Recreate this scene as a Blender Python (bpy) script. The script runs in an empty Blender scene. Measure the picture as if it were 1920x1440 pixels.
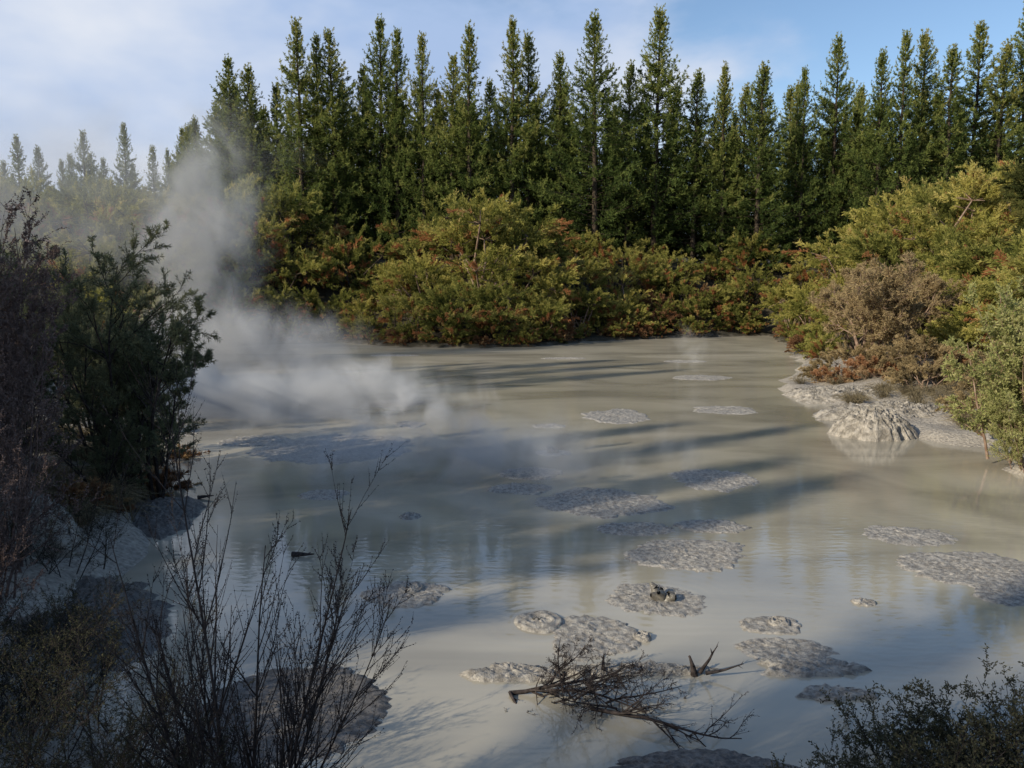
import bpy, math, random
import numpy as np
from mathutils import Vector, noise as mnoise
R = np.random.RandomState(7)
random.seed(7)
scene = bpy.context.scene
def nrm(a): return a/np.maximum(np.linalg.norm(a,axis=-1,keepdims=True),1e-9)
def sm(a,b,x):
    t=np.clip((x-a)/(b-a),0,1); return t*t*(3-2*t)

# ---------------------------------------------------------------- materials
def new_mat(name):
    m=bpy.data.materials.new(name); m.use_nodes=True
    nt=m.node_tree; nt.nodes.clear()
    out=nt.nodes.new('ShaderNodeOutputMaterial')
    return m,nt,out
def N(nt,t,**k):
    n=nt.nodes.new(t)
    for a,b in k.items(): setattr(n,a,b)
    return n
def ramp(nt,stops):
    r=N(nt,'ShaderNodeValToRGB'); e=r.color_ramp.elements
    while len(e)<len(stops): e.new(0.5)
    for i,(p,c) in enumerate(stops):
        e[i].position=p; e[i].color=(c[0],c[1],c[2],1)
    return r
def leaf_mat(name,stops,transl=0.35,var=0.16):
    m,nt,out=new_mat(name); L=nt.links
    at=N(nt,'ShaderNodeAttribute',attribute_name='tint')
    oi=N(nt,'ShaderNodeObjectInfo')
    ad=N(nt,'ShaderNodeMath',operation='MULTIPLY_ADD'); ad.inputs[1].default_value=var; ad.inputs[2].default_value=-var/2
    L.new(oi.outputs['Random'],ad.inputs[0])
    a2=N(nt,'ShaderNodeMath',operation='ADD'); L.new(at.outputs['Fac'],a2.inputs[0]); L.new(ad.outputs[0],a2.inputs[1])
    r=ramp(nt,stops); L.new(a2.outputs[0],r.inputs[0])
    d=N(nt,'ShaderNodeBsdfDiffuse')
    t=N(nt,'ShaderNodeBsdfTranslucent'); mx=N(nt,'ShaderNodeMixShader'); mx.inputs[0].default_value=transl
    L.new(r.outputs[0],d.inputs['Color']); L.new(r.outputs[0],t.inputs['Color'])
    L.new(d.outputs[0],mx.inputs[1]); L.new(t.outputs[0],mx.inputs[2]); L.new(mx.outputs[0],out.inputs[0])
    return m
def bark_mat(name,c1,c2,scale=8):
    m,nt,out=new_mat(name); L=nt.links
    tc=N(nt,'ShaderNodeTexCoord'); no=N(nt,'ShaderNodeTexNoise'); no.inputs['Scale'].default_value=scale; no.inputs['Detail'].default_value=3
    L.new(tc.outputs['Object'],no.inputs['Vector'])
    r=ramp(nt,[(0.3,c1),(0.7,c2)]); L.new(no.outputs[0],r.inputs[0])
    d=N(nt,'ShaderNodeBsdfDiffuse')
    L.new(r.outputs[0],d.inputs['Color']); L.new(d.outputs[0],out.inputs[0]); return m

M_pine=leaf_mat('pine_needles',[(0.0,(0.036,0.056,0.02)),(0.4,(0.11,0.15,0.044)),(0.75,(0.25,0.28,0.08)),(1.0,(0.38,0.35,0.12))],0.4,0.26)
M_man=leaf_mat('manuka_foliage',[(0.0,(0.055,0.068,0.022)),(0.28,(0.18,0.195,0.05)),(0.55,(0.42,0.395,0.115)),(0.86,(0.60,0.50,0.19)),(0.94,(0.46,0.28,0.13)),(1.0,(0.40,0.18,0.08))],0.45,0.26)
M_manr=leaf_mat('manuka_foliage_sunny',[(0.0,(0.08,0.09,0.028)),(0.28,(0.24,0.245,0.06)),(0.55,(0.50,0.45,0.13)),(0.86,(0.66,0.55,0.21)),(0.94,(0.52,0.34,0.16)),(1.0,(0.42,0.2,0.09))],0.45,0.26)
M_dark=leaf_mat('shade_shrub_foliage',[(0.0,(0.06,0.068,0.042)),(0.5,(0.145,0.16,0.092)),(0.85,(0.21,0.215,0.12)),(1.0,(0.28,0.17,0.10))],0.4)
M_kan=leaf_mat('kanuka_foliage',[(0.0,(0.03,0.04,0.016)),(0.4,(0.10,0.11,0.036)),(0.8,(0.22,0.20,0.07)),(1.0,(0.26,0.19,0.08))],0.35)
M_scrub=leaf_mat('dark_scrub_leaves',[(0.0,(0.035,0.037,0.024)),(0.5,(0.085,0.085,0.05)),(1.0,(0.15,0.135,0.08))],0.3)
M_dead=leaf_mat('dead_orange_foliage',[(0.0,(0.20,0.10,0.05)),(0.5,(0.42,0.22,0.11)),(1.0,(0.48,0.34,0.2))],0.3)
M_fern=leaf_mat('brown_fern_fronds',[(0.0,(0.09,0.05,0.03)),(0.5,(0.26,0.14,0.075)),(1.0,(0.42,0.29,0.15))],0.3,0.2)
M_brown=leaf_mat('brown_twiggy_foliage',[(0.0,(0.14,0.11,0.06)),(0.5,(0.38,0.29,0.155)),(1.0,(0.50,0.39,0.22))],0.38)
M_yel=leaf_mat('pale_leaf_foliage',[(0.0,(0.15,0.18,0.06)),(0.5,(0.38,0.38,0.15)),(1.0,(0.52,0.48,0.24))],0.42)
M_grass=leaf_mat('dry_grass_blades',[(0.0,(0.08,0.07,0.045)),(0.6,(0.23,0.19,0.12)),(1.0,(0.34,0.28,0.18))],0.3)
M_bark=bark_mat('bark',(0.035,0.026,0.02),(0.10,0.08,0.06))
M_twig=bark_mat('dark_twig',(0.026,0.022,0.021),(0.085,0.070,0.065),20)
M_twigr=bark_mat('reddish_twig',(0.085,0.060,0.054),(0.20,0.15,0.135),14)
M_pale=bark_mat('pale_branch',(0.16,0.10,0.07),(0.34,0.25,0.19),6)

# ---------------------------------------------------------------- mesh builder
class MB:
    def __init__(s): s.V=[];s.F=[];s.M=[];s.T=[];s.n=0
    def add(s,V,F,mat,T):
        s.V.append(V); s.F.append(F+s.n); s.n+=len(V)
        s.M.append(np.full(len(F),mat,dtype=np.int32)); s.T.append(T)
    def blades(s,P,D,L,W,mat,T):
        n=len(P); 
        if n==0: return
        L=np.broadcast_to(L,(n,))[:,None]; W=np.broadcast_to(W,(n,))[:,None]
        side=nrm(np.cross(D,R.normal(size=(n,3))))
        V=np.stack([P,P+D*L*.5+side*W*.5,P+D*L,P+D*L*.5-side*W*.5],1).reshape(-1,3)
        s.add(V,np.arange(n*4).reshape(n,4),mat,np.repeat(T,4))
    def segs(s,A,B,ra,rb,mat,k=4,T=0.5):
        A=np.asarray(A,float);B=np.asarray(B,float);n=len(A)
        if n==0:return
        ra=np.broadcast_to(ra,(n,));rb=np.broadcast_to(rb,(n,))
        d=nrm(B-A); ref=np.where(np.abs(d[:,2:3])>.9,np.array([[1.,0,0]]),np.array([[0,0,1.]]))
        u=nrm(np.cross(d,ref)); v=np.cross(d,u)
        a=np.arange(k)*2*math.pi/k
        ring=np.cos(a)[None,:,None]*u[:,None,:]+np.sin(a)[None,:,None]*v[:,None,:]
        VA=A[:,None]+ring*ra[:,None,None]; VB=B[:,None]+ring*rb[:,None,None]
        V=np.concatenate([VA,VB],1).reshape(-1,3)
        i=np.arange(k); j=(i+1)%k
        f=np.stack([i,j,j+k,i+k],1)
        F=(np.arange(n)[:,None,None]*2*k+f[None]).reshape(-1,4)
        s.add(V,F,mat,np.full(len(V),T))
    def mesh(s,name,mats):
        V=np.concatenate(s.V);F=np.concatenate(s.F);M=np.concatenate(s.M);T=np.concatenate(s.T)
        me=bpy.data.meshes.new(name)
        me.vertices.add(len(V)); me.vertices.foreach_set('co',V.astype(np.float32).ravel())
        me.loops.add(len(F)*4); me.loops.foreach_set('vertex_index',F.astype(np.int32).ravel())
        me.polygons.add(len(F)); me.polygons.foreach_set('loop_start',(np.arange(len(F))*4).astype(np.int32))
        me.polygons.foreach_set('material_index',M)
        at=me.attributes.new('tint','FLOAT','POINT'); at.data.foreach_set('value',np.clip(T,0,1.1).astype(np.float32))
        for m in mats: me.materials.append(m)
        me.update(calc_edges=True); me.validate()
        return me
def add_obj(name,me,loc=(0,0,0),rz=0,sc=(1,1,1),parent=None,rot=None):
    o=bpy.data.objects.new(name,me); scene.collection.objects.link(o)
    o.location=loc; o.rotation_euler=rot if rot else (0,0,rz)
    o.scale=(sc,sc,sc) if not hasattr(sc,'__len__') else sc
    if parent: o.parent=parent
    return o
def empty(name):
    o=bpy.data.objects.new(name,None); scene.collection.objects.link(o); return o

def sprays(mb,P,D,L,curve,ntw,nbl,bl,bw,spread,mat,tint,tl=0.35,bspread=0.6,smin=0.1,tgrad=0.0):
    n=len(P); L=np.broadcast_to(L,(n,)); tint=np.broadcast_to(tint,(n,)); curve=np.broadcast_to(curve,(n,))
    s=smin+(1-smin)*R.rand(n,ntw)
    up=np.array([0,0,1.])
    base=P[:,None]+D[:,None]*(L[:,None]*s)[...,None]+up*(curve[:,None]*L[:,None]*s*s)[...,None]
    T=nrm(D[:,None]+up*(2*curve[:,None]*s)[...,None])
    td=nrm(T+spread*R.normal(size=(n,ntw,3)))
    tw=L[:,None]*tl*(0.5+0.7*R.rand(n,ntw))*(1.15-0.6*s)
    q=R.rand(n,ntw,nbl)
    pos=base[:,:,None]+td[:,:,None]*(tw[:,:,None]*q)[...,None]
    dd=nrm(td[:,:,None]+bspread*R.normal(size=(n,ntw,nbl,3)))
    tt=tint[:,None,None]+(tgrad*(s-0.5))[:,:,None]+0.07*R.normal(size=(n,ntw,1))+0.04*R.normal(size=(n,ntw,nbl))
    mb.blades(pos.reshape(-1,3),dd.reshape(-1,3),bl*(0.6+0.8*R.rand(n*ntw*nbl)),bw,mat,tt.ravel())

# ---------------------------------------------------------------- pine
def make_pine(h,seed,Lmax=3.3,dens=1.0,bl=0.27,bw=0.065,taper=1.05,full=1.45):
    global R
    R=np.random.RandomState(seed); mb=MB()
    k=16; z=np.linspace(0,h*0.985,k+1); wob=np.cumsum(R.normal(size=(k+1,2))*0.05,0)*np.linspace(0,1,k+1)[:,None]
    C=np.column_stack([wob,z]); rad=0.27*(1-z/h)**0.8+0.02
    mb.segs(C[:-1],C[1:],rad[:-1],rad[1:],1,8)
    P=[];D=[];L=[];Cv=[];Tn=[]
    zz=h*0.08
    while zz<h*0.985:
        f=zz/h
        nb=R.randint(4,8); a0=R.rand()*6.28
        wl=R.uniform(0.6,1.18)
        prof=min(1.0,(full*(1-f))**taper)*(0.75+0.25*sm(0.05,0.3,f))
        for i in range(nb):
            a=a0+i*6.28/nb+R.normal()*0.25
            ln=Lmax*prof*wl*R.uniform(0.45,1.25)+0.16
            el=math.radians(-8+44*f**1.8+R.normal()*8)
            x=np.interp(zz,z,C[:,0]);y=np.interp(zz,z,C[:,1])
            P.append((x,y,zz+R.normal()*0.08)); D.append((math.cos(a)*math.cos(el),math.sin(a)*math.cos(el),math.sin(el)))
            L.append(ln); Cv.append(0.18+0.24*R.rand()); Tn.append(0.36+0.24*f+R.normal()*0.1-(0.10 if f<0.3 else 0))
        zz+=R.uniform(0.45,0.80)*(1.05-0.45*f)
    P=np.array(P,float);D=np.array(D);L=np.array(L);Cv=np.array(Cv);Tn=np.array(Tn)
    mid=P+D*(L*.5)[:,None]+np.array([0,0,1.])*(Cv*L*.25)[:,None]
    end=P+D*(L*.97)[:,None]+np.array([0,0,1.])*(Cv*L*.95)[:,None]
    mb.segs(P,mid,0.04,0.025,1,3); mb.segs(mid,end,0.025,0.01,1,3)
    big=L>1.6
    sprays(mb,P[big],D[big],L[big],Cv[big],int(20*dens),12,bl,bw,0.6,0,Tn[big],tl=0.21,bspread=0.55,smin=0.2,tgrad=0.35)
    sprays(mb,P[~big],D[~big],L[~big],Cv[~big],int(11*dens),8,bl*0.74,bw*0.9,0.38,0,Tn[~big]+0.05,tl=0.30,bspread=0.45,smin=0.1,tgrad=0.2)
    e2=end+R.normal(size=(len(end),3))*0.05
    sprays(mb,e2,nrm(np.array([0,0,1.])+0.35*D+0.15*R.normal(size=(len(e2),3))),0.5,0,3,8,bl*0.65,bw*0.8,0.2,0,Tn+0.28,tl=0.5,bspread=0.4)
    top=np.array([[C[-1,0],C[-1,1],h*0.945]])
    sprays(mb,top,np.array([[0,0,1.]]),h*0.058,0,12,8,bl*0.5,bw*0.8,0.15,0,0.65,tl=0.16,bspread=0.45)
    return mb.mesh('pine_tree_mesh',[M_pine,M_bark])

# ---------------------------------------------------------------- manuka bush
def make_bush(r,h,seed,ns=120,mats=None,bl=0.14,bw=0.034,orange=0.14,dens=1.0,L0=1.5,nd=10,nbl=15,lo=0.2):
    global R
    R=np.random.RandomState(seed); mb=MB()
    cen=[]
    for i in range(nd):
        a=R.rand()*6.28; rr=r*0.66*math.sqrt(R.rand()); zc=h*R.uniform(lo,0.82)*(1-0.45*(rr/r))
        cen.append((math.cos(a)*rr,math.sin(a)*rr,zc,r*R.uniform(0.24,0.42)))
    cen=np.array(cen)
    idx=R.randint(0,nd,ns); c=cen[idx]
    d=nrm(R.normal(size=(ns,3))*np.array([1,1,0.6])+np.array([0,0,0.45]))
    P=c[:,:3]+d*(c[:,3]*R.uniform(0.3,0.9,ns))[:,None]*np.array([1,1,0.8])
    P[:,2]=np.maximum(P[:,2],0.12)
    out=nrm(P*np.array([1,1,0.25])+1e-3)
    D=nrm(0.5*d+0.7*out+np.array([0,0,0.35])+0.22*R.normal(size=(ns,3)))
    lobe=R.normal(size=nd)*0.08
    hz=P[:,2]/h
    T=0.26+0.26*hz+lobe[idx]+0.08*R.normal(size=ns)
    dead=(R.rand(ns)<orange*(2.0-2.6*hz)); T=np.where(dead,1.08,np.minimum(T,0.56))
    nb=int(19*dens)
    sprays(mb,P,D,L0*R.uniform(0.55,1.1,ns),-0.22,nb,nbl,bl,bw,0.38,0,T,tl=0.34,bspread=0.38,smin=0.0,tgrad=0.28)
    for i in range(nd):
        a=np.array([R.normal()*0.2,R.normal()*0.2,-0.4]); b=cen[i,:3]
        m=(a+b)/2+R.normal(size=3)*0.25
        s_=r/3.4
        mb.segs([a,m],[m,b],[0.10*s_,0.07*s_],[0.07*s_,0.035*s_],1,5)
        kk=9; tgt=P[idx==i][:kk]
        if len(tgt): mb.segs(np.repeat(b[None],len(tgt),0),tgt,0.03*s_,0.015*s_,1,3)
    return mb.mesh('manuka_mesh',mats or [M_man,M_bark])

# ---------------------------------------------------------------- branching shrubs
def grow(base,d,length,rad,depth,cfg,out):
    stack=[(np.array(base,float),np.array(d,float),length,rad,0)]
    while stack:
        p,dd,ln,r0,dep=stack.pop()
        n=cfg['n'][dep]; st=ln/n; pts=[p]; dirs=[]
        for i in range(n):
            dd=dd+cfg['w']*R.normal(size=3)*(1 if dep else .6); dd[2]+=cfg['up']; dd/=np.linalg.norm(dd)
            p2=p+dd*st; ra=r0*(1-0.8*i/n); rb=r0*(1-0.8*(i+1)/n)
            out.append((p,p2,ra,rb,dep)); p=p2; pts.append(p); dirs.append(dd)
        if dep<depth:
            for c in range(cfg['c'][dep]):
                t=R.uniform(cfg['s'],0.98); i=min(int(t*n),n-1); q=pts[i]+(pts[i+1]-pts[i])*(t*n-i)
                pr=nrm(np.cross(dirs[i],R.normal(size=3))); an=math.radians(R.uniform(*cfg['a']))
                nd=dirs[i]*math.cos(an)+pr*math.sin(an)
                stack.append((q,nd,ln*cfg['r']*R.uniform(0.6,1.15)*(1.2-0.6*t),max(r0*(1-0.7*t)*0.6,cfg['mr']),dep+1))
def shrub(name,stems,cfg,seed,twigmat,leafmat,leaf=None,k=4,depth=2):
    """stems: list of (base, direction, length, radius)"""
    global R
    R=np.random.RandomState(seed); mb=MB(); out=[]
    for b,d,l,r in stems: grow(b,nrm(np.array(d,float)),l,r,depth,cfg,out)
    A=np.array([o[0] for o in out]);B=np.array([o[1] for o in out]);ra=np.array([o[2] for o in out]);rb=np.array([o[3] for o in out]);dp=np.array([o[4] for o in out])
    mb.segs(A,B,ra,rb,1,k)
    if leaf:
        s=dp>=leaf.get('dep',depth); a=A[s];b=B[s]; n=leaf['n']
        q=R.rand(len(a),n,1); pos=(a[:,None]+(b-a)[:,None]*q).reshape(-1,3)
        dd=nrm(np.repeat(nrm(b-a),n,0)+leaf['spread']*R.normal(size=(len(a)*n,3)))
        tt=np.repeat(leaf.get('t',0.5)+0.15*R.normal(size=len(a)),n)+0.08*R.normal(size=len(a)*n)
        mb.blades(pos,dd,leaf['l']*(0.6+0.8*R.rand(len(pos))),leaf['w'],0,tt)
    return mb.mesh(name+'_mesh',[leafmat or twigmat,twigmat])
def fan(n,spread,l,r,seed,jit=0.1,lean=(0,0)):
    rr=np.random.RandomState(seed); o=[]
    for i in range(n):
        a=rr.rand()*6.28; s=spread*math.sqrt(rr.rand())
        o.append(((rr.normal()*jit,rr.normal()*jit,-0.1),(math.cos(a)*s+lean[0],math.sin(a)*s+lean[1],1.0),l*rr.uniform(0.65,1.1),r*rr.uniform(0.7,1.1)))
    return o

# ---------------------------------------------------------------- terrain
SH=np.array([(-6.2,13.1),(-5.4,10.5),(-4.6,8.3),(-3.3,6.6),(-2.6,5.7),(0,5.2),(3,5.2),(6,5.6),(10,6),(14,8),(15,12),(12.2,16.0),(11.0,17.0),(12.0,20),(10.9,21.4),(10.2,23.0),(10.8,24.8),(11,27.3),(10.3,30.8),(12,35),(14.5,40),(19,55),(21.8,68),(12.3,64),(5.6,60.5),(3.2,57),(1.5,55),(-2.1,54),(-7.2,54.3),(-10,57),(-12.5,59),(-17.5,57.4),(-20.5,53),(-18.5,40),(-13.8,30),(-11,24),(-8.9,19),(-7.2,15.5)],float)
def sdf(x,y):
    x=np.asarray(x,float);y=np.asarray(y,float)
    best=np.full(x.shape,1e9); ins=np.zeros(x.shape,bool); n=len(SH)
    for i in range(n):
        ax,ay=SH[i];bx,by=SH[(i+1)%n]
        ex,ey=bx-ax,by-ay; t=np.clip(((x-ax)*ex+(y-ay)*ey)/(ex*ex+ey*ey),0,1)
        best=np.minimum(best,np.hypot(x-ax-t*ex,y-ay-t*ey))
        c=((ay>y)!=(by>y))&(x<(bx-ax)*(y-ay)/((by-ay) if abs(by-ay)>1e-9 else 1e-9)+ax); ins^=c
    return np.where(ins,-best,best)
def wav(x,y,s):
    return (np.sin(x*s+1.3*np.sin(y*s*0.7+2))+np.sin(y*s*1.13+1.7*np.sin(x*s*0.6+1)))*0.5
def gz(x,y):
    x=np.asarray(x,float);y=np.asarray(y,float)
    d=sdf(x,y)+0.35*wav(x,y,1.9)+0.15*wav(x+5,y,4.3)
    wf=sm(44,58,y); wr=sm(2,9,x)*(1-wf); wl=(1-sm(-6,0,x))*(1-wf)
    wn=(1-sm(5,9,y))
    h=np.where(d>0,0.0,np.maximum(-0.6,d*0.5))
    dp=np.maximum(d,0)
    h=h+0.22*sm(0,0.5,dp)
    h=h+wf*(6.2*sm(0.5,13,dp))
    h=h+wr*(0.4*sm(1,4,dp)+5.0*sm(6,24,dp))*(1-wn)
    h=h+wl*(0.6*sm(0,3,dp)+1.6*sm(4,20,dp)+3*sm(20,60,dp))*(1-wn)
    h=h+wn*1.9*sm(0.2,4,dp)
    h=h+dp/(dp+3)*(0.25*wav(x,y,0.45)+0.12*wav(x+9,y+4,1.3))
    h=h+0.05*wav(x,y,5.1)*sm(0,1.0,dp)
    h=h+ sm(105,150,y)*7*sm(-70,-20,x)
    h=h+ sm(150,500,np.hypot(x,y))*18*(0.7+0.3*wav(x,y,0.008))
    return h
def g(x,y): return float(gz(np.array([x]),np.array([y]))[0])
def grid_mesh(name,X,Y,Z,mat):
    ny,nx=X.shape; V=np.stack([X,Y,Z],-1).reshape(-1,3)
    i=np.arange(nx*ny).reshape(ny,nx); F=np.stack([i[:-1,:-1],i[:-1,1:],i[1:,1:],i[1:,:-1]],-1).reshape(-1,4)
    mb=MB(); mb.add(V,F,0,np.zeros(len(V))); me=mb.mesh(name,[mat])
    me.polygons.foreach_set('use_smooth',np.ones(len(F),bool)); return me
m,nt,out=new_mat('bank_soil'); L=nt.links
geo=N(nt,'ShaderNodeNewGeometry'); sp=N(nt,'ShaderNodeSeparateXYZ'); L.new(geo.outputs['Position'],sp.inputs[0])
n1=N(nt,'ShaderNodeTexNoise'); n1.inputs['Scale'].default_value=1.4; n1.inputs['Detail'].default_value=8; L.new(geo.outputs['Position'],n1.inputs['Vector'])
n2=N(nt,'ShaderNodeTexNoise'); n2.inputs['Scale'].default_value=14; n2.inputs['Detail'].default_value=8; L.new(geo.outputs['Position'],n2.inputs['Vector'])
zz=N(nt,'ShaderNodeMath',operation='MULTIPLY_ADD'); zz.inputs[1].default_value=1.1; zz.inputs[2].default_value=-0.45
L.new(n1.outputs[0],zz.inputs[0]); za=N(nt,'ShaderNodeMath',operation='ADD'); L.new(sp.outputs['Z'],za.inputs[0]); L.new(zz.outputs[0],za.inputs[1])
fy=N(nt,'ShaderNodeMapRange'); fy.inputs['From Min'].default_value=38; fy.inputs['From Max'].default_value=52; fy.inputs['To Max'].default_value=0.9; L.new(sp.outputs['Y'],fy.inputs[0])
zb=N(nt,'ShaderNodeMath',operation='ADD'); L.new(za.outputs[0],zb.inputs[0]); L.new(fy.outputs[0],zb.inputs[1])
mr=N(nt,'ShaderNodeMapRange'); mr.inputs['From Min'].default_value=0.5; mr.inputs['From Max'].default_value=1.1; L.new(zb.outputs[0],mr.inputs[0])
rm=ramp(nt,[(0.3,(0.21,0.185,0.155)),(0.7,(0.45,0.405,0.34))]); L.new(n2.outputs[0],rm.inputs[0])
rs=ramp(nt,[(0.3,(0.022,0.02,0.012)),(0.55,(0.05,0.042,0.024)),(0.75,(0.10,0.07,0.035))]); L.new(n2.outputs[0],rs.inputs[0])
mx=N(nt,'ShaderNodeMix',data_type='RGBA'); L.new(mr.outputs[0],mx.inputs['Factor']); L.new(rm.outputs[0],mx.inputs[6]); L.new(rs.outputs[0],mx.inputs[7])
b=N(nt,'ShaderNodeBsdfPrincipled'); b.inputs['Roughness'].default_value=0.85; L.new(mx.outputs[2],b.inputs['Base Color'])
bp=N(nt,'ShaderNodeBump'); bp.inputs['Strength'].default_value=0.8; bp.inputs['Distance'].default_value=0.08; L.new(n2.outputs[0],bp.inputs['Height']); L.new(bp.outputs[0],b.inputs['Normal'])
L.new(b.outputs[0],out.inputs[0]); M_soil=m
u=np.linspace(-1,1,420); xs=45*u+900*u**7
v=np.linspace(0,1,460); ys=-6+90*v+1100*np.maximum(v-0.75,0)**2.5*18
X,Y=np.meshgrid(xs,ys); Z=gz(X,Y)
add_obj('ground',grid_mesh('ground',X,Y,Z,M_soil))
uu=np.linspace(-900,900,40); vv=np.linspace(-700,-6,30); X,Y=np.meshgrid(uu,vv)
add_obj('ground',grid_mesh('ground',X,Y,gz(X,Y)-0.02,M_soil))

# ---------------------------------------------------------------- mud pool
m,nt,out=new_mat('liquid_mud'); L=nt.links
geo=N(nt,'ShaderNodeNewGeometry')
mp=N(nt,'ShaderNodeMapping'); mp.inputs['Scale'].default_value=(0.16,0.30,1); L.new(geo.outputs['Position'],mp.inputs[0])
n1=N(nt,'ShaderNodeTexNoise'); n1.inputs['Scale'].default_value=1.0; n1.inputs['Detail'].default_value=4; n1.inputs['Distortion'].default_value=1.2; L.new(mp.outputs[0],n1.inputs['Vector'])
r1=ramp(nt,[(0.32,(0.26,0.235,0.185)),(0.5,(0.38,0.345,0.27)),(0.68,(0.48,0.435,0.345))]); L.new(n1.outputs[0],r1.inputs[0])
b=N(nt,'ShaderNodeBsdfPrincipled'); L.new(r1.outputs[0],b.inputs['Base Color'])
spw=N(nt,'ShaderNodeSeparateXYZ'); L.new(geo.outputs['Position'],spw.inputs[0])
rg=N(nt,'ShaderNodeMapRange'); rg.inputs['From Min'].default_value=14; rg.inputs['From Max'].default_value=50; rg.inputs['To Min'].default_value=0.05; rg.inputs['To Max'].default_value=0.28; L.new(spw.outputs['Y'],rg.inputs[0]); L.new(rg.outputs[0],b.inputs['Roughness'])
b.inputs['IOR'].default_value=1.5
mp2=N(nt,'ShaderNodeMapping'); mp2.inputs['Scale'].default_value=(1.3,3.8,1); L.new(geo.outputs['Position'],mp2.inputs[0])
n2=N(nt,'ShaderNodeTexNoise'); n2.inputs['Scale'].default_value=2.4; n2.inputs['Detail'].default_value=1.5; L.new(mp2.outputs[0],n2.inputs['Vector'])
n3=N(nt,'ShaderNodeTexNoise'); n3.inputs['Scale'].default_value=0.35; n3.inputs['Detail'].default_value=1.5; L.new(geo.outputs['Position'],n3.inputs['Vector'])
calm=N(nt,'ShaderNodeMapRange'); calm.inputs['From Min'].default_value=0.42; calm.inputs['From Max'].default_value=0.62; calm.inputs['To Min'].default_value=0.12; calm.inputs['To Max'].default_value=0.5; L.new(n3.outputs[0],calm.inputs[0])
mu=N(nt,'ShaderNodeMath',operation='MULTIPLY'); L.new(n2.outputs[0],mu.inputs[0]); L.new(calm.outputs[0],mu.inputs[1]); acc=mu.outputs[0]
for (cx,cy,rr,am) in [(0.35,9.3,1.0,.06),(-2.0,11.4,2.0,.035),(1.95,10.0,1.6,.04),(4.3,15.4,1.8,.04),(1.0,19.3,2.0,.04)]:
    vs=N(nt,'ShaderNodeVectorMath',operation='DISTANCE'); L.new(geo.outputs['Position'],vs.inputs[0]); vs.inputs[1].default_value=(cx,cy,0)
    si=N(nt,'ShaderNodeMath',operation='MULTIPLY'); si.inputs[1].default_value=36; L.new(vs.outputs['Value'],si.inputs[0])
    s2=N(nt,'ShaderNodeMath',operation='SINE'); L.new(si.outputs[0],s2.inputs[0])
    fa=N(nt,'ShaderNodeMapRange'); fa.inputs['From Min'].default_value=0.2; fa.inputs['From Max'].default_value=rr; fa.inputs['To Min'].default_value=am; fa.inputs['To Max'].default_value=0; L.new(vs.outputs['Value'],fa.inputs[0])
    ml=N(nt,'ShaderNodeMath',operation='MULTIPLY_ADD'); L.new(s2.outputs[0],ml.inputs[0]); L.new(fa.outputs[0],ml.inputs[1]); L.new(acc,ml.inputs[2]); acc=ml.outputs[0]
bp=N(nt,'ShaderNodeBump'); bp.inputs['Strength'].default_value=1.0; bp.inputs['Distance'].default_value=0.008; L.new(acc,bp.inputs['Height']); L.new(bp.outputs[0],b.inputs['Normal'])
L.new(b.outputs[0],out.inputs[0]); M_mud=m
X,Y=np.meshgrid(np.linspace(-24,26,60),np.linspace(4,72,80)); add_obj('mud_pool',grid_mesh('mud_pool',X,Y,X*0,M_mud))

def mudmat(name,c1,c2,bumpd,sc,rough):
    m,nt,out=new_mat(name); L=nt.links
    geo=N(nt,'ShaderNodeNewGeometry')
    n0=N(nt,'ShaderNodeTexNoise'); n0.inputs['Scale'].default_value=sc*2.2; n0.inputs['Detail'].default_value=4; n0.inputs['Distortion'].default_value=1.5; L.new(geo.outputs['Position'],n0.inputs['Vector'])
    no=N(nt,'ShaderNodeTexNoise'); no.inputs['Scale'].default_value=sc*0.6; no.inputs['Detail'].default_value=7; no.inputs['Roughness'].default_value=0.65; L.new(geo.outputs['Position'],no.inputs['Vector'])
    ad=N(nt,'ShaderNodeMath',operation='MULTIPLY_ADD'); ad.inputs[1].default_value=0.5; L.new(n0.outputs[0],ad.inputs[0]); L.new(no.outputs[0],ad.inputs[2])
    r=ramp(nt,[(0.40,c1),(0.60,c2)]); L.new(no.outputs[0],r.inputs[0])
    b=N(nt,'ShaderNodeBsdfPrincipled'); b.inputs['Roughness'].default_value=rough; L.new(r.outputs[0],b.inputs['Base Color'])
    bp=N(nt,'ShaderNodeBump'); bp.inputs['Distance'].default_value=bumpd; L.new(ad.outputs[0],bp.inputs['Height']); L.new(bp.outputs[0],b.inputs['Normal'])
    L.new(b.outputs[0],out.inputs[0]); return m
M_patch=mudmat('bubbled_mud',(0.22,0.20,0.175),(0.46,0.425,0.37),0.035,22,0.5)
M_block=mudmat('dried_mud',(0.22,0.195,0.16),(0.50,0.45,0.38),0.09,8,0.8)
M_wet=mudmat('wet_dark_mud',(0.085,0.077,0.070),(0.21,0.19,0.17),0.03,26,0.45)
M_spout=mudmat('spout_mud',(0.10,0.09,0.075),(0.18,0.165,0.14),0.01,18,0.25)

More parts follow.
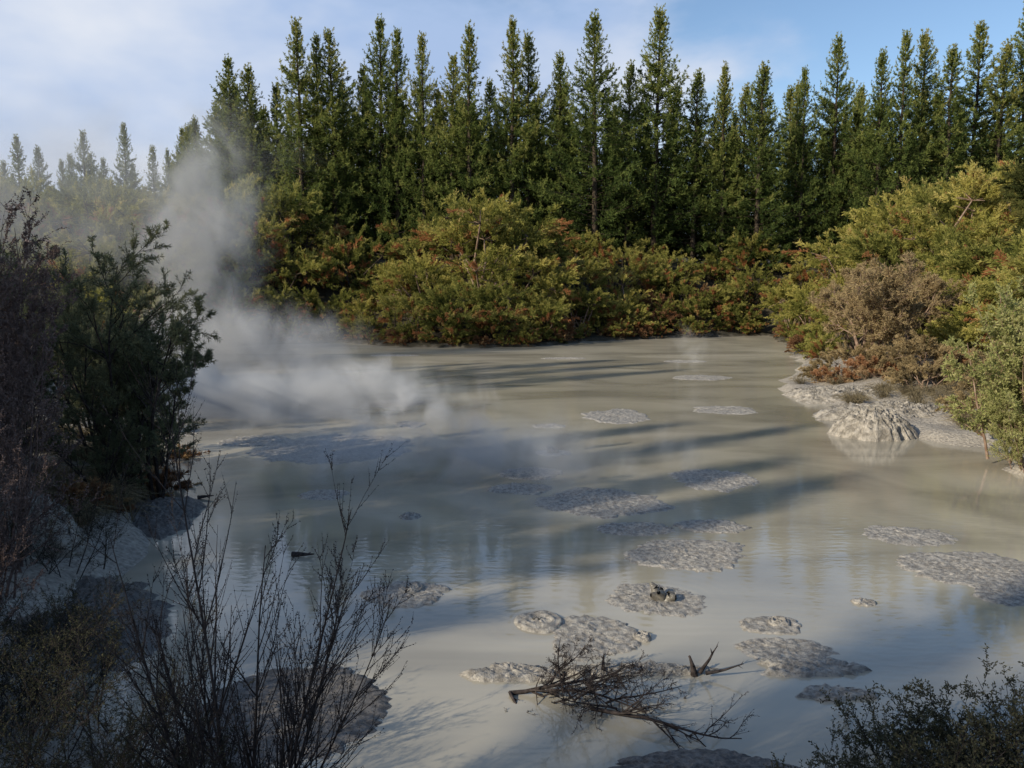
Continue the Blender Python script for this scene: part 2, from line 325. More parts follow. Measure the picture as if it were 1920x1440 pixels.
def mud_patch(x,y,rx,ry,seed,hh=0.03,lump=0.035,mat=None,name='mud_patch',irr=0.14,dome=0.0,rz=0,rim=0.0):
    nr=max(12,int(rx*30)); nr=min(nr,46); na=min(170,max(64,nr*5))
    o=Vector((seed*3.7,seed*1.3,0)); rad=[]
    for j in range(na):
        a=j*2*math.pi/na; c=Vector((math.cos(a)*1.0,math.sin(a)*1.0,0))+o
        rad.append(1+irr*2*mnoise.noise(c)+irr*0.9*mnoise.noise(c*4.1)+0.10*mnoise.noise(c*11)+0.08*mnoise.noise(c*23))
    pts=np.zeros((nr,na,3))
    for i in range(nr):
        f=(i+1)/nr
        for j in range(na):
            a=j*2*math.pi/na; px=math.cos(a)*rx*rad[j]*f; py=math.sin(a)*ry*rad[j]*f
            p=Vector((px,py,0))+o*5
            n_=0.7*mnoise.noise(p*8)+0.8*mnoise.noise(p*19)+0.5*mnoise.noise(p*37)+mnoise.noise(p*3.0)*0.5
            edge=min(1,(1-f)*5)
            z=-0.025+(hh+0.025)*min(1,(1-f)*5)+lump*n_*edge+dome*(1-f*f)+rim*math.exp(-((f-.88)/.06)**2)
            pts[i,j]=(px,py,z)
    Vv=pts.reshape(-1,3)
    i0=np.arange(nr*na).reshape(nr,na); nx=np.roll(i0,-1,1)
    F=np.stack([i0[:-1],i0[1:],nx[1:],nx[:-1]],-1).reshape(-1,4)
    mb=MB(); cz=pts[0,:,2].mean(); Vv=np.concatenate([Vv,[[0,0,cz]]]); c=len(Vv)-1
    h=np.arange(0,na,2); Fc=np.stack([np.full(len(h),c),i0[0,h],i0[0,(h+1)%na],i0[0,(h+2)%na]],-1)
    F=np.concatenate([F,Fc]); mb.add(Vv,F,0,np.zeros(len(Vv)))
    me=mb.mesh(name,[mat or M_patch]); me.polygons.foreach_set('use_smooth',np.ones(len(F),bool))
    return add_obj(name,me,(x,y,0),rz)
PATCH=[(-4.4,19.9,2.1,2.0),(-3.65,15.3,.54,.45),(1.66,14.8,1.25,1.15),(.4,17.1,.7,.66),(4.3,16.6,1.07,1.0),(.2,15.8,.65,.5),(3.26,25,1.1,1.5),(7,26.3,1.27,.95),(8.4,36,1.4,1.1),(-3,23.4,.47,.6),(2.06,13.1,.76,.4),(3.4,13.2,.63,.38),(2.63,11.8,.97,.82),(6.4,12.7,.78,.6),(6.6,11.1,1.07,.75),(-1.4,10.2,.6,.5),(1.86,10,.72,.62),(.95,8.9,.6,.65),(3.1,9.2,.41,.28),(3.05,8.55,.6,.33),(-1.8,13.8,.2,.2),(1,19.3,.45,.4),(-4.1,27.8,1.2,1.1),(6.5,10.2,.5,.4),(4.5,9.9,.16,.12),(1.1,23.2,.5,.4),(-9.6,22.0,1.0,.8),(9.5,44,1.2,.8),(-7,48,1.6,.6),(3,46,1.3,.6),(-6.8,20.8,.9,.8)]
for i,(x,y,a,b_) in enumerate(PATCH): mud_patch(x,y,a,b_,i+1,hh=0.016,lump=0.024,rim=0.02 if i%3!=1 else 0)
for i,(x,y,a,b_) in enumerate([(0.0,8.0,.5,.2),(1.3,8.05,.85,.13),(3.2,8.1,.65,.2),(3.2,7.55,.4,.16)]): mud_patch(x,y,a,b_,i+50,hh=0.04,lump=0.035,irr=0.25)
mud_patch(-2.15,7.25,.95,.95,71,hh=0.03,lump=0.018,mat=M_wet,name='mud_shelf',irr=0.10,dome=0.02,rim=0.012)
mud_patch(1.6,6.2,.95,.4,72,hh=0.03,lump=0.02,mat=M_wet,name='mud_shelf',irr=0.15,dome=0.06)
mud_patch(-5.3,9.2,1.2,1.6,73,hh=0.08,lump=0.04,mat=M_wet,name='mud_shelf',irr=0.2,dome=0.1)
mud_patch(-6.4,13.6,1.0,1.3,74,hh=0.08,lump=0.05,mat=M_wet,name='mud_shelf',irr=0.2,dome=0.08)
mud_patch(9.9,21.7,1.15,0.9,80,hh=0.06,lump=0.12,mat=M_block,name='mud_mound',irr=0.15,dome=0.66)
mud_patch(12.0,24.6,2.0,1.5,81,hh=0.10,lump=0.10,mat=M_block,name='mud_bank',irr=0.25,dome=0.35)
mud_patch(12.4,29.0,2.2,1.6,82,hh=0.10,lump=0.10,mat=M_block,name='mud_bank',irr=0.25,dome=0.3)
mud_patch(-7.4,11.2,1.4,1.2,83,hh=0.2,lump=0.16,mat=M_block,name='mud_boulder',irr=0.2,dome=0.9)
mud_patch(-5.0,8.4,.7,.5,84,hh=0.1,lump=0.12,mat=M_wet,name='mud_boulder',irr=0.2,dome=0.35)
def ring(name,x,y,r,seed):
    mb=MB(); prof=[(0.0,.03),(.12,.045),(.25,.03),(.4,.02),(.52,.035),(.62,.055),(.72,.04),(.85,.025),(.95,.04),(1.05,.02),(1.15,-.02)]
    na=56; V=[]
    rr=np.random.RandomState(seed)
    for f,z in prof:
        for j in range(na):
            a=j*6.2832/na; w=1+0.05*math.sin(3*a+f*4+seed)+0.02*rr.normal()*0.4
            V.append((math.cos(a)*r*max(f,0.01)*w,math.sin(a)*r*max(f,.01)*w,z+0.006*math.sin(5*a+seed)))
    i0=np.arange(len(prof)*na).reshape(len(prof),na); nx=np.roll(i0,-1,1)
    F=np.stack([i0[:-1],i0[1:],nx[1:],nx[:-1]],-1).reshape(-1,4); mb.add(np.array(V),F,0,np.zeros(len(V)))
    me=mb.mesh(name,[M_patch]); me.polygons.foreach_set('use_smooth',np.ones(len(F),bool)); add_obj(name,me,(x,y,0.006))
ring('mud_bubble',0.33,9.28,.27,1); ring('mud_bubble',-1.35,10.35,.16,2); ring('mud_bubble',-1.8,13.8,.14,4); ring('mud_bubble',3.2,9.25,.12,6); ring('mud_bubble',1.5,8.85,.1,7)
def spout(x,y,s,seed):
    rr=np.random.RandomState(seed); mb=MB()
    for i in range(9):
        a=rr.rand()*6.28; r0=rr.uniform(0,.09)*s
        A=np.array([math.cos(a)*r0,math.sin(a)*r0,-.02]); hgt=rr.uniform(.08,.24)*s
        Bm=A+np.array([math.cos(a)*.05*s,math.sin(a)*.05*s,hgt*.6]); C=A+np.array([math.cos(a)*.12*s,math.sin(a)*.12*s,hgt*rr.uniform(.6,.95)])
        mb.segs([A,Bm],[Bm,C],[.08*s,.06*s],[.06*s,.03*s],0,8)
    me=mb.mesh('mud_spout',[M_spout]); me.polygons.foreach_set('use_smooth',np.ones(len(me.polygons),bool))
    add_obj('mud_spout',me,(x,y,0.02))
spout(1.95,10.0,.9,3); spout(1.0,19.3,1.0,5); spout(.3,9.3,.3,6)

# ---------------------------------------------------------------- forest
SUN=np.array([-0.83,-0.56]); SUN/=np.linalg.norm(SUN)
pines=[make_pine(22,11,4.0),make_pine(22,12,4.7,full=1.35),make_pine(22,13,3.4),make_pine(22,14,5.4,full=1.3,taper=.95),make_pine(22,15,4.2,full=1.5),make_pine(22,16,3.0,full=1.5),make_pine(22,17,4.6,full=1.4,dens=.9)]
rp=np.random.RandomState(3)
def put_pine(x,y,ztop,parent=None,i=None,wide=1.0):
    z0=g(x,y)-0.2; s=(ztop-z0)/22
    i=rp.randint(len(pines)) if i is None else i
    w=s*wide*rp.uniform(0.82,1.15)
    add_obj('pine_tree',pines[i],(x,y,z0),rp.rand()*6.28,(w,w,s),parent)
FR=[(-26.5,25.2),(-24.4,24.3),(-20,28.5),(-18.3,27.2),(-16.7,27.7),(-14.1,24.3),(-12.4,28.7),(-10.9,27.7),(-8.4,27.2),(-5.7,25.5),(-4.1,28),(0,28.7),(1.5,27.2),(4.7,25.7),(7.9,28.9),(10.9,24.7),(13.5,29.4),(17.3,24),(20,24.5),(23.3,24.5),(27.5,24.3),(30.5,27),(34.7,25.7),(36.6,27.7),(38.6,27.5),(41.1,26.2),(43.6,28.2),(45.8,26.5),(48,30)]
widei={7.9:3,13.5:3,30.5:3,-12.4:1,-16.7:1}
for x,zt in FR:
    dy=rp.uniform(-2.5,2.5); k=(78+dy)/78
    put_pine(x*k,78+dy,4+(zt-4)*k,i=widei.get(x))
for px,zt in [(-66,24),(-63,22.5),(-60,21),(-57,24.5),(-54.5,21),(-51.6,25.5),(-48,22.8),(-44,25),(-41.6,22.3)]:
    put_pine(px,110,zt)
pf=empty('pine_forest')
for yy,lo,hi,st in [(82,18,24,2.6),(86,18,25,2.8),(92,18,26,3.2),(100,19,26,3.6)]:
    x=-30*yy/78
    while x<62*yy/78:
        put_pine(x+rp.normal()*0.5,yy+rp.normal()*1.0,rp.uniform(lo,hi),pf); x+=st*rp.uniform(0.75,1.3)
for yy in (122,132):
    x=-90
    while x<-38:
        put_pine(x,yy+rp.normal()*2,rp.uniform(18,25),pf); x+=4*rp.uniform(0.8,1.3)
# pines on the left bank beside the pool (beyond the view's edge)
sl_=SUN[1]/SUN[0]
for yc,zt,xo,ii in [(-5,25,-30,0),(-1,27,-32,4),(2.5,27,-33,0),(5.5,25,-36,6),(11.8,23,-34,4),(14.3,24,-37,3),(17.4,25,-36,6),(20.2,24,-38,3),(34,27,-40,4),(37.5,28,-42,6),(41,26,-41,0),(44,22,-41,5),(66,19,-50,4),(70,19,-52,4),(74,18,-50,6),(13,24,-43,4),(15.8,25,-44,0),(18.8,26,-45,4),(21.5,23,-42,4),(36,26,-49,4),(39.5,27,-50,4),(0,27,-42,4),(4,27,-43,4)]:
    put_pine(xo,yc+xo*sl_,zt,i=ii,wide=0.95)

# ---------------------------------------------------------------- far bank bushes
bushA=[make_bush(3.4,5.0,21+i,ns=150,orange=0.17) for i in range(4)]
bushS=[make_bush(2.2,3.4,31+i,ns=85,orange=0.25,L0=1.1) for i in range(3)]
bushR=[make_bush(3.4,5.0,41+i,ns=150,orange=0.10,mats=[M_manr,M_pale]) for i in range(4)]
bushD=[make_bush(2.0,2.0,51+i,ns=60,orange=0.4,L0=0.9,mats=[M_man,M_bark]) for i in range(2)]
fern=[make_bush(1.8,1.8,55+i,ns=70,orange=0.3,L0=0.9,mats=[M_fern,M_bark]) for i in range(2)]
kan=[make_bush(2.6,11.0,58,ns=330,orange=0.02,mats=[M_kan,M_bark],L0=1.3,nd=26,lo=0.15)]
rb=np.random.RandomState(9)
def put_bush(x,y,lst,s=1.0,dz=-0.2,parent=None,name='manuka_bush',sz=None):
    add_obj(name,lst[rb.randint(len(lst))],(x,y,g(x,y)+dz),rb.rand()*6.28,(s,s,s*(sz or 1)),parent)
put_bush(24.0,35,kan,1.05,name='kanuka_tree'); put_bush(27.5,40,kan,1.15,name='kanuka_tree')
for x,y,s in [(-7.5,57.5,.75),(-4.2,56.5,.95),(-1,57,.95),(2.2,58.5,.75),(-6.5,61,1.05),(-2.5,61,1.3),(1.5,62,1.05),(5,63,.8),(-9.5,63,1.0),(-4.0,66,1.3),(0.5,66.5,1.1),(5.5,67,.9),(-2,64,1.6),(9,67.5,.8),(-11,60.5,.7)]:
    put_bush(x,y,bushA if rb.rand()<.5 else bushR,s)
for x,y,s in [(-14,61.5,.8),(-17.5,60.5,.85),(-20.5,60,1.0),(-24,57,1.1),(-23,50,1.0),(-21,45,.85),(-17,64,1.1),(-21,65,1.3),(-13,66,1.2),(-26,63,1.3),(-29,57,1.3),(-27,50,1.2),(-32,64,1.4),(-36,60,1.4),(-19,69,1.5),(-24,70,1.5),(-30,71,1.4),(-36,70,1.5),(-42,68,1.5),(-41,78,1.6),(-47,76,1.6),(-52,84,1.8),(-36,80,1.5),(-58,90,1.8),(-46,90,1.7)]:
    put_bush(x,y,bushA,s)
for x,y,s in [(12,67,.6),(15,69.5,.7),(18,71,.7),(10,71,.8),(21,73,.85),(24.5,71,.9),(14,73,.8),(7,71,.8),(3,71,.9),(-8,70,1.0),(-2,71,1.0),(18,76,.9),(23,77,1.1)]:
    put_bush(x,y,bushA if rb.rand()<.6 else bushD,s)
for x,y,s in [(8.5,64.5,.8),(10.5,66,.9),(12.5,66.5,1.0),(14,68,1.1),(15.5,67.5,1.0),(17,69.5,1.1),(19,71,1.1),(12.3,69,1.1),(11,68,1.0),(16.5,72,1.2),(13.5,71,1.1),(20,69,.9),(7,63,.7),(3.8,60.5,.7)]:
    put_bush(x,y,fern if rb.rand()<.65 else bushS,s*.95,name='fern_thicket')
for x,y,s in [(22.5,64,1.0),(21.5,57,.9),(21,50,.8),(19.5,45,.8),(26,60,1.25),(30,64,1.4),(34,62,1.4),(26,53,1.2),(24.5,46,1.1),(30,55,1.35),(35,54,1.45),(28,48,1.25),(22,40,.95),(26,41,1.2),(32,46,1.35),(20.5,35.5,.75),(24,35,1.05),(28,37,1.3),(38,48,1.5),(40,60,1.6),(45,58,1.6),(29,68,1.4),(35,70,1.4),(42,70,1.6),(33,40,1.4),(23,30,.95),(20,31,.7),(27,31,1.3),(19,28,.65),(22,26,.9)]:
    put_bush(x,y,bushR if rb.rand()<.8 else bushA,s,sz=1.0)
ug=empty('bank_undergrowth')
for i in range(110):
    t=rb.rand(); k=rb.randint(20,36); a=SH[k];b_=SH[(k+1)%len(SH)]; p=a+(b_-a)*t
    nrmv=np.array([-(b_-a)[1],(b_-a)[0]]); nrmv/=np.linalg.norm(nrmv); dd=rb.uniform(0.5,1.6)
    q=p-nrmv*dd
    if sdf(np.array([q[0]]),np.array([q[1]]))[0]<0.3: q=p+nrmv*dd
    if sdf(np.array([q[0]]),np.array([q[1]]))[0]<0.3 or q[1]<40: continue
    put_bush(q[0],q[1],fern if rb.rand()<.4 else bushS,rb.uniform(0.3,0.6),parent=ug,name='undergrowth')
for i in range(170):
    x=rb.uniform(-45,60); y=rb.uniform(55,80)
    d=sdf(np.array([x]),np.array([y]))[0]
    if d<2 : continue
    put_bush(x,y,bushS if rb.rand()<.8 else bushD,rb.uniform(0.5,1.1),parent=ug,name='undergrowth')

# ---------------------------------------------------------------- right bank near
cfgD=dict(n=[6,5,4,3],w=0.16,up=0.02,c=[9,9,7],s=0.3,a=(25,60),r=0.5,mr=0.008)
me=shrub('bare_dome_bush',fan(6,0.9,3.6,0.09,61,0.15,(-0.5,-0.1)),cfgD,61,M_pale,M_brown,dict(n=4,l=0.12,w=0.026,spread=0.9,t=0.6),depth=3)
add_obj('twiggy_dome_bush',me,(15.2,34.0,g(15.2,34.0)),0,1.2)
add_obj('twiggy_dome_bush',me,(18.5,38.5,g(18.5,38.5)),2.0,1.1)
orange=[make_bush(1.1,1.1,71+i,ns=60,orange=0.5,mats=[M_dead,M_pale],L0=0.6,bl=0.10,bw=0.025) for i in range(2)]
for x,y,s in [(12.8,31.6,.7),(14.0,30.9,.8),(17,31,.9)]: put_bush(x,y,orange,s,name='dead_manuka_bush')
brs=[make_bush(1.3,1.5,75+i,ns=60,orange=0.1,mats=[M_brown,M_pale],L0=0.6,bl=0.10,bw=0.022) for i in range(2)]
for x,y,s in [(14.3,27.5,.9),(15.6,26,1.0),(13.2,22.8,.6),(14.6,22.6,.9),(16,23.5,1.1),(17.5,27,1.2),(13.2,21.2,.6),(12.6,32.5,.6),(15.5,30,1.2),(13.9,33,1.0)]: put_bush(x,y,brs,s,name='dry_scrub')
finR=[make_bush(2.4,4.2,78+i,ns=190,orange=0.08,mats=[M_man,M_bark],L0=1.0,bl=0.11,bw=0.022,nbl=16) for i in range(2)]
for x,y,s in [(16.2,20.5,.9),(18.2,24,1.15),(20,28.5,1.2),(17.6,22,1.5),(21.5,30,1.7)]: put_bush(x,y,finR,s)
cfgL=dict(n=[6,5,4],w=0.10,up=0.03,c=[12,9],s=0.08,a=(25,60),r=0.42,mr=0.005)
me=shrub('pale_leaf_shrub',fan(11,0.45,3.7,0.035,65,0.3),cfgL,65,M_pale,M_yel,dict(n=7,l=0.085,w=0.034,spread=1.0,t=0.5,dep=1))
add_obj('pale_leaf_shrub',me,(11.6,17.6,g(11.6,17.6))); add_obj('pale_leaf_shrub',me,(11.7,16.8,g(11.7,16.8)),1.3,.8)
add_obj('pale_leaf_shrub',me,(11.1,17.1,0.05),2.3,.4)

# ---------------------------------------------------------------- left bank shrubs
cfgS=dict(n=[7,5,4,3],w=0.13,up=0.03,c=[8,8,6],s=0.25,a=(20,50),r=0.43,mr=0.004)
LF=dict(n=7,l=0.06,w=0.010,spread=0.7,t=0.5,dep=2)
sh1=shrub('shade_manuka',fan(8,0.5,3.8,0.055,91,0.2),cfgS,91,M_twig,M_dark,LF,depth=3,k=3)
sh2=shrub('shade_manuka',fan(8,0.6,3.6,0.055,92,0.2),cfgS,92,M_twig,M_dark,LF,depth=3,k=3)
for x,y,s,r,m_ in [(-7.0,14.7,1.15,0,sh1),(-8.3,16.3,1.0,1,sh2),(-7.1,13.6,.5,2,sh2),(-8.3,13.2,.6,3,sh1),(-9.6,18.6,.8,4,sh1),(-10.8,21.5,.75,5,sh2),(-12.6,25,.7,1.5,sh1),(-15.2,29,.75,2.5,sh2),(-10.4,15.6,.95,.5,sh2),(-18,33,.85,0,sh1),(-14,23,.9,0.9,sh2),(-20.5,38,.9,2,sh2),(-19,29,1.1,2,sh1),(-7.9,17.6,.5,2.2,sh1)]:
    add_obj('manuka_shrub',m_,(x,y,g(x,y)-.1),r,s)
for x,y,s in [(-7.0,12.9,.35),(-6.9,15.6,.4),(-8.0,18.6,.4)]: put_bush(x,y,fern,s,name='dead_manuka_bush')
cfgB=dict(n=[8,6,4,3],w=0.09,up=0.05,c=[9,7,4],s=0.2,a=(18,42),r=0.42,mr=0.0035)
bare1=shrub('bare_shrub',fan(9,0.4,3.6,0.03,95,0.15),cfgB,95,M_twigr,M_twigr,dict(n=3,l=0.03,w=0.016,spread=1.2,dep=2),depth=3,k=3)
for x,y,s,r in [(-6.3,9.8,1.05,0),(-5.9,8.9,.75,1.4),(-7.4,10.4,1.15,2.6),(-5.0,7.1,.6,4.0),(-8.0,12.2,1.15,3.3)]:
    add_obj('bare_shrub',bare1,(x,y,g(x,y)-.1),r,s)
cfgF=dict(n=[14,8,5],w=0.028,up=0.035,c=[22,7],s=0.12,a=(16,36),r=0.36,mr=0.0018)
st=[((-.10,0,0),(-.28,.05,1),2.15,.012),((0,.05,0),(-.12,.1,1),2.7,.014),((.05,0,0),(.10,0,1),2.05,.012),((.1,.05,0),(.28,.1,1),2.3,.012),((.1,0,0),(.42,-.05,1),1.95,.011),((0,0,0),(-.42,.1,1),1.7,.010),((.15,.1,0),(.55,.15,1),1.75,.009),((.2,0,0),(.2,-.1,1),1.6,.008),((-.1,0,0),(-.05,-.1,1),1.8,.009),((.1,.1,0),(.36,.2,1),1.8,.009),((-.05,.1,0),(-.22,.2,1),1.9,.009)]
me=shrub('sapling',st,cfgF,97,M_twig,M_twig,dict(n=2,l=0.010,w=0.007,spread=1.3,dep=1),depth=2,k=4)
add_obj('bare_sapling',me,(-1.6,4.3,g(-1.6,4.3)-.05))
cfgT=dict(n=[6,5,4],w=0.12,up=0.02,c=[11,8],s=0.1,a=(20,55),r=0.5,mr=0.002)
th=shrub('thicket',fan(17,0.9,1.1,0.010,98,0.3),cfgT,98,M_twig,M_scrub,dict(n=2,l=0.022,w=0.007,spread=1.0,t=0.3,dep=2),k=3)
for x,y,s,r in [(-2.6,4.6,.9,0),(-3.4,5.3,1.1,1),(-3.0,5.9,.7,2),(-4.2,6.6,1.0,3),(-2.0,4.7,.6,4),(-4.6,7.8,.9,5),(-2.2,4.2,.8,2.2),(-6.2,10.2,1.0,.3),(-4.0,6.0,1.0,5.1)]:
    add_obj('twig_thicket',th,(x,y,g(x,y)-.05),r,s)
cfgG=dict(n=[6,5,4],w=0.15,up=0.0,c=[11,8],s=0.12,a=(25,60),r=0.48,mr=0.002)
sc=shrub('scrub',fan(15,1.1,1.0,0.011,101,0.3),cfgG,101,M_twig,M_scrub,dict(n=3,l=0.022,w=0.011,spread=1.1,t=0.6,dep=1),k=3)
for x,y,s,r in [(2.1,5.4,.8,0),(2.7,5.7,1.0,1),(3.4,6.0,1.15,2),(4.1,6.1,1.2,3),(3.2,5.4,1.1,4),(3.9,5.6,1.2,5),(4.6,6.0,1.2,.5),(1.2,5.1,.6,2.1),(2.5,5.2,.9,3.3)]:
    add_obj('leafy_scrub',sc,(x,y,g(x,y)-.05),r,s)
cfgW=dict(n=[8,6,4],w=0.13,up=-0.004,c=[11,9],s=0.08,a=(25,65),r=0.42,mr=0.0022)
fb=[((-.02,7.55,.02),(1,.06,.05),1.25,.024),((.35,7.5,.08),(1,-.35,.10),1.2,.016),((.6,7.35,.05),(.5,-.1,.5),.7,.012),((.75,7.2,.05),(1,-.75,.06),1.4,.022),((.5,7.4,.1),(-.1,.3,.8),.55,.012),((.9,7.3,.05),(.8,.3,.35),.8,.012),((1.0,7.25,.02),(-.6,-.3,.3),.8,.012),((-.02,7.55,.03),(.35,-1,.0),.5,.02),((.4,7.3,.05),(.6,-.3,.35),.7,.010),((.3,7.6,.05),(.7,.2,.45),.7,.010),((.3,7.45,.04),(.9,-.1,.3),.8,.010),((.6,7.5,.04),(.9,.1,.3),.8,.010)]
me=shrub('fallen_branch',fb,cfgW,103,M_twig,M_twig,dict(n=2,l=0.02,w=0.006,spread=1.0,dep=2),k=5)
add_obj('fallen_branch',me)
dw=[((1.9,7.95,-.02),(-.15,0,1),.24,.045),((1.95,7.95,.03),(.6,0,.9),.35,.022),((2.0,7.9,.05),(1,0,.15),.4,.02),((.95,8.0,0),(.05,0,1),.2,.028)]
me=shrub('driftwood',dw,dict(n=[4,3],w=0.15,up=0,c=[3],s=0.4,a=(30,60),r=0.3,mr=0.005),105,M_twig,M_twig,None,depth=1,k=6)
add_obj('driftwood',me)
me=shrub('driftwood',[((-3.3,11.7,.03),(1,-.1,.05),.35,.045),((-6.0,15,.03),(1,.1,.1),.3,.04)],dict(n=[3,3],w=0.1,up=0,c=[2],s=0.4,a=(30,60),r=0.3,mr=0.008),106,M_twig,M_twig,None,depth=1,k=6)
add_obj('driftwood',me)
R=np.random.RandomState(110); mb=MB()
for cx,cy,rr,n in [(-6.9,13.4,.7,2600),(-7.6,15.2,.9,2500),(-8.6,17.8,1.0,2500),(-7.9,12.3,.8,2200),(14,25.5,1.6,1800),(13.4,28.5,1.6,1800),(15.2,32,1.6,1500),(12.9,21.0,.8,1200)]:
    k=14; cc=np.column_stack([cx+R.normal(size=k)*rr,cy+R.normal(size=k)*rr]); ii=R.randint(0,k,n)
    P=np.column_stack([cc[ii]+R.normal(size=(n,2))*.08,np.zeros(n)]); P[:,2]=gz(P[:,0],P[:,1])-.02
    ok=sdf(P[:,0],P[:,1])>0.1; P=P[ok]; ii=ii[ok]
    D=nrm(np.column_stack([R.normal(size=(len(P),2))*.55,np.ones(len(P))]))
    L_=R.uniform(.2,.55,len(P)); mb.blades(P,D,L_,.016,0,.5+.2*R.normal(size=len(P)))
    P2=P+D*L_[:,None]*.8; D2=nrm(D*np.array([1.6,1.6,-.3])); mb.blades(P2,D2,L_*.8,.012,0,.6+.2*R.normal(size=len(P)))
add_obj('dry_grass',mb.mesh('dry_grass',[M_grass]))

# ---------------------------------------------------------------- steam
def steam_mat(name,dens,scale,thr,seed,ero,soft):
    m,nt,out=new_mat(name); L=nt.links
    tc=N(nt,'ShaderNodeTexCoord'); ln=N(nt,'ShaderNodeVectorMath',operation='LENGTH'); L.new(tc.outputs['Object'],ln.inputs[0])
    fo=N(nt,'ShaderNodeMapRange',interpolation_type='SMOOTHSTEP'); fo.inputs['From Min'].default_value=1.0; fo.inputs['From Max'].default_value=0.4; L.new(ln.outputs['Value'],fo.inputs[0])
    geo=N(nt,'ShaderNodeNewGeometry'); mp=N(nt,'ShaderNodeMapping'); mp.inputs['Location'].default_value=(seed*7.1,seed*3.3,seed); mp.inputs['Scale'].default_value=(1,0.8,0.85); L.new(geo.outputs['Position'],mp.inputs[0])
    no=N(nt,'ShaderNodeTexNoise'); no.inputs['Scale'].default_value=scale; no.inputs['Detail'].default_value=4; no.inputs['Roughness'].default_value=0.55; no.inputs['Distortion'].default_value=1.0; L.new(mp.outputs[0],no.inputs['Vector'])
    # the cloud is eaten away from its rim inward so the edges break into wisps
    er=N(nt,'ShaderNodeMath',operation='MULTIPLY_ADD'); er.inputs[1].default_value=-ero; L.new(ln.outputs['Value'],er.inputs[0]); L.new(no.outputs[0],er.inputs[2])
    nr_=N(nt,'ShaderNodeMapRange',interpolation_type='SMOOTHSTEP'); nr_.inputs['From Min'].default_value=thr-ero*0.5; nr_.inputs['From Max'].default_value=thr-ero*0.5+soft; L.new(er.outputs[0],nr_.inputs[0])
    mu=N(nt,'ShaderNodeMath',operation='MULTIPLY'); L.new(fo.outputs[0],mu.inputs[0]); L.new(nr_.outputs[0],mu.inputs[1])
    m2=N(nt,'ShaderNodeMath',operation='MULTIPLY'); m2.inputs[1].default_value=dens; L.new(mu.outputs[0],m2.inputs[0])
    vs=N(nt,'ShaderNodeVolumeScatter'); vs.inputs['Color'].default_value=(.99,.99,1,1); vs.inputs['Anisotropy'].default_value=-0.3; L.new(m2.outputs[0],vs.inputs['Density'])
    L.new(vs.outputs[0],out.inputs['Volume'])
    try: m.cycles.volume_step_rate=1.5
    except Exception as e: print(e)
    return m
import bmesh
bm=bmesh.new(); bmesh.ops.create_icosphere(bm,subdivisions=3,radius=1.0)
def steam(loc,r,dens,scale,thr,seed,rot=(0,0,0),ero=0.35,soft=0.3):
    me=bpy.data.meshes.new('steam'); bm.to_mesh(me); me.materials.append(steam_mat('steam_vapour',dens,scale,thr,seed,ero,soft))
    add_obj('steam_cloud',me,loc,0,r,rot=rot)
steam((-7.8,26.5,0.3),(9.0,5.5,2.0),1.3,0.55,0.41,1)
steam((-16.4,43,6.0),(4.8,4,9.5),0.50,0.38,0.38,2,(0,0.14,0))
steam((-14.0,41,0.6),(9,7,3.6),0.42,0.42,0.38,7)
steam((-24,46,9),(16,9,8),0.10,0.2,0.36,3,soft=0.4)
steam((-1.2,17.6,0.3),(7,4,1.6),0.55,0.65,0.42,4)
steam((8.2,36.3,0.8),(1.5,1.5,2.4),0.30,0.9,0.44,5)

# ---------------------------------------------------------------- sky, sun, camera
el=math.radians(25); az=math.atan2(SUN[0],SUN[1])
Tn=Vector((math.sin(az)*math.cos(el),math.cos(az)*math.cos(el),math.sin(el)))
w=bpy.data.worlds.new('World'); scene.world=w; w.use_nodes=True; nt=w.node_tree; nt.nodes.clear(); L=nt.links
out=N(nt,'ShaderNodeOutputWorld'); bg=N(nt,'ShaderNodeBackground'); bg.inputs['Strength'].default_value=0.15
sky=N(nt,'ShaderNodeTexSky',sky_type='NISHITA'); sky.sun_disc=False; sky.sun_elevation=el; sky.sun_rotation=az%(2*math.pi); sky.dust_density=0.4; sky.ozone_density=2.5
tc=N(nt,'ShaderNodeTexCoord'); mp=N(nt,'ShaderNodeMapping'); mp.inputs['Scale'].default_value=(1.3,1.3,2.6); mp.inputs['Location'].default_value=(0.3,0.1,0.4); L.new(tc.outputs['Generated'],mp.inputs[0])
no=N(nt,'ShaderNodeTexNoise'); no.inputs['Scale'].default_value=1.6; no.inputs['Detail'].default_value=7; no.inputs['Roughness'].default_value=0.55; no.inputs['Distortion'].default_value=0.3; L.new(mp.outputs[0],no.inputs['Vector'])
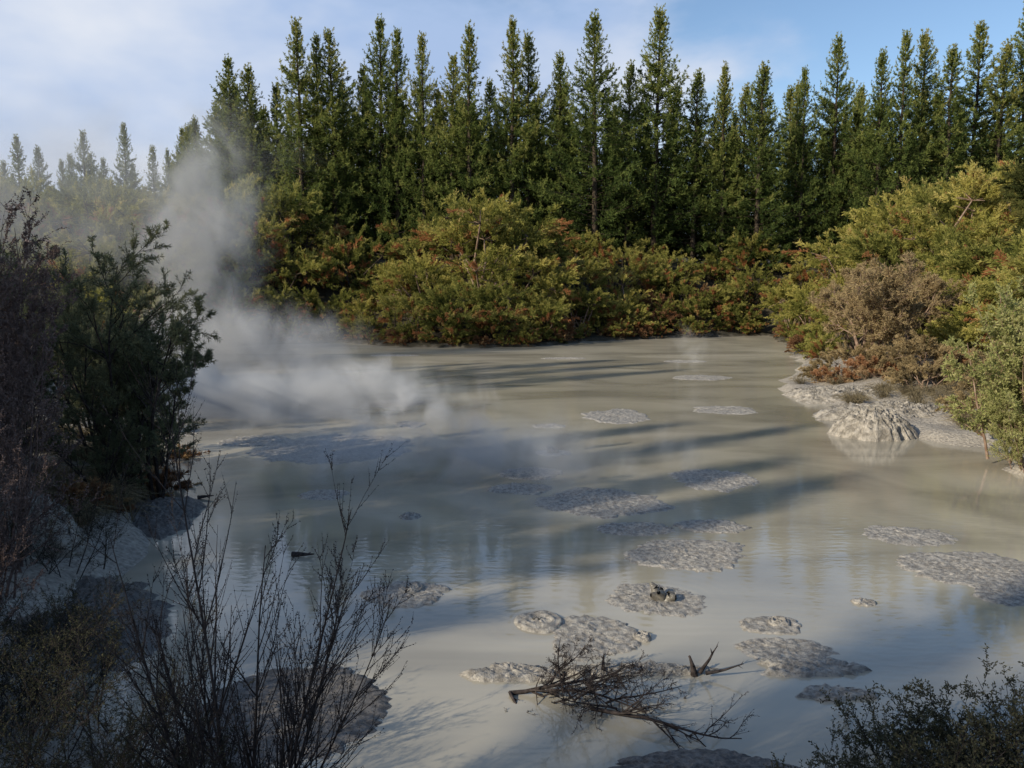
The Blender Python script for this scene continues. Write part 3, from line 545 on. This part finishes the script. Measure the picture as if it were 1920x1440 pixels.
sp=N(nt,'ShaderNodeSeparateXYZ'); L.new(tc.outputs['Generated'],sp.inputs[0])
ma=N(nt,'ShaderNodeMath',operation='MULTIPLY_ADD'); ma.inputs[1].default_value=-0.22; L.new(sp.outputs['X'],ma.inputs[0]); L.new(no.outputs[0],ma.inputs[2])
mz=N(nt,'ShaderNodeMath',operation='MULTIPLY_ADD'); mz.inputs[1].default_value=-0.34; L.new(sp.outputs['Z'],mz.inputs[0]); L.new(ma.outputs[0],mz.inputs[2])
mr=N(nt,'ShaderNodeMapRange',interpolation_type='SMOOTHSTEP'); mr.inputs['From Min'].default_value=0.28; mr.inputs['From Max'].default_value=0.48; L.new(mz.outputs[0],mr.inputs[0])
cr=ramp(nt,[(0.38,(2.7,3.6,5.3)),(0.62,(5.1,5.4,6.0))]); n3=N(nt,'ShaderNodeTexNoise'); n3.inputs['Scale'].default_value=2.2; n3.inputs['Detail'].default_value=5; L.new(mp.outputs[0],n3.inputs['Vector']); L.new(n3.outputs[0],cr.inputs[0])
mx=N(nt,'ShaderNodeMix',data_type='RGBA'); L.new(mr.outputs[0],mx.inputs['Factor']); L.new(sky.outputs[0],mx.inputs[6]); L.new(cr.outputs[0],mx.inputs[7])
L.new(mx.outputs[2],bg.inputs[0]); L.new(bg.outputs[0],out.inputs[0])
sl=bpy.data.lights.new('sun','SUN'); sl.energy=5; sl.angle=math.radians(0.5); sl.color=(1,0.90,0.72)
so=bpy.data.objects.new('sun',sl); scene.collection.objects.link(so); so.rotation_euler=Tn.to_track_quat('Z','Y').to_euler()
cam=bpy.data.cameras.new('camera'); cam.sensor_width=36; cam.lens=28.3; cam.clip_end=3000; cam.clip_start=0.05
co=bpy.data.objects.new('camera',cam); scene.collection.objects.link(co); co.location=(0,0,4); co.rotation_euler=(math.radians(90-6.8),0,0)
scene.camera=co
scene.view_settings.view_transform='Standard'; scene.view_settings.look='None'; scene.view_settings.exposure=0
print('verts',sum(len(m.vertices) for m in bpy.data.meshes))
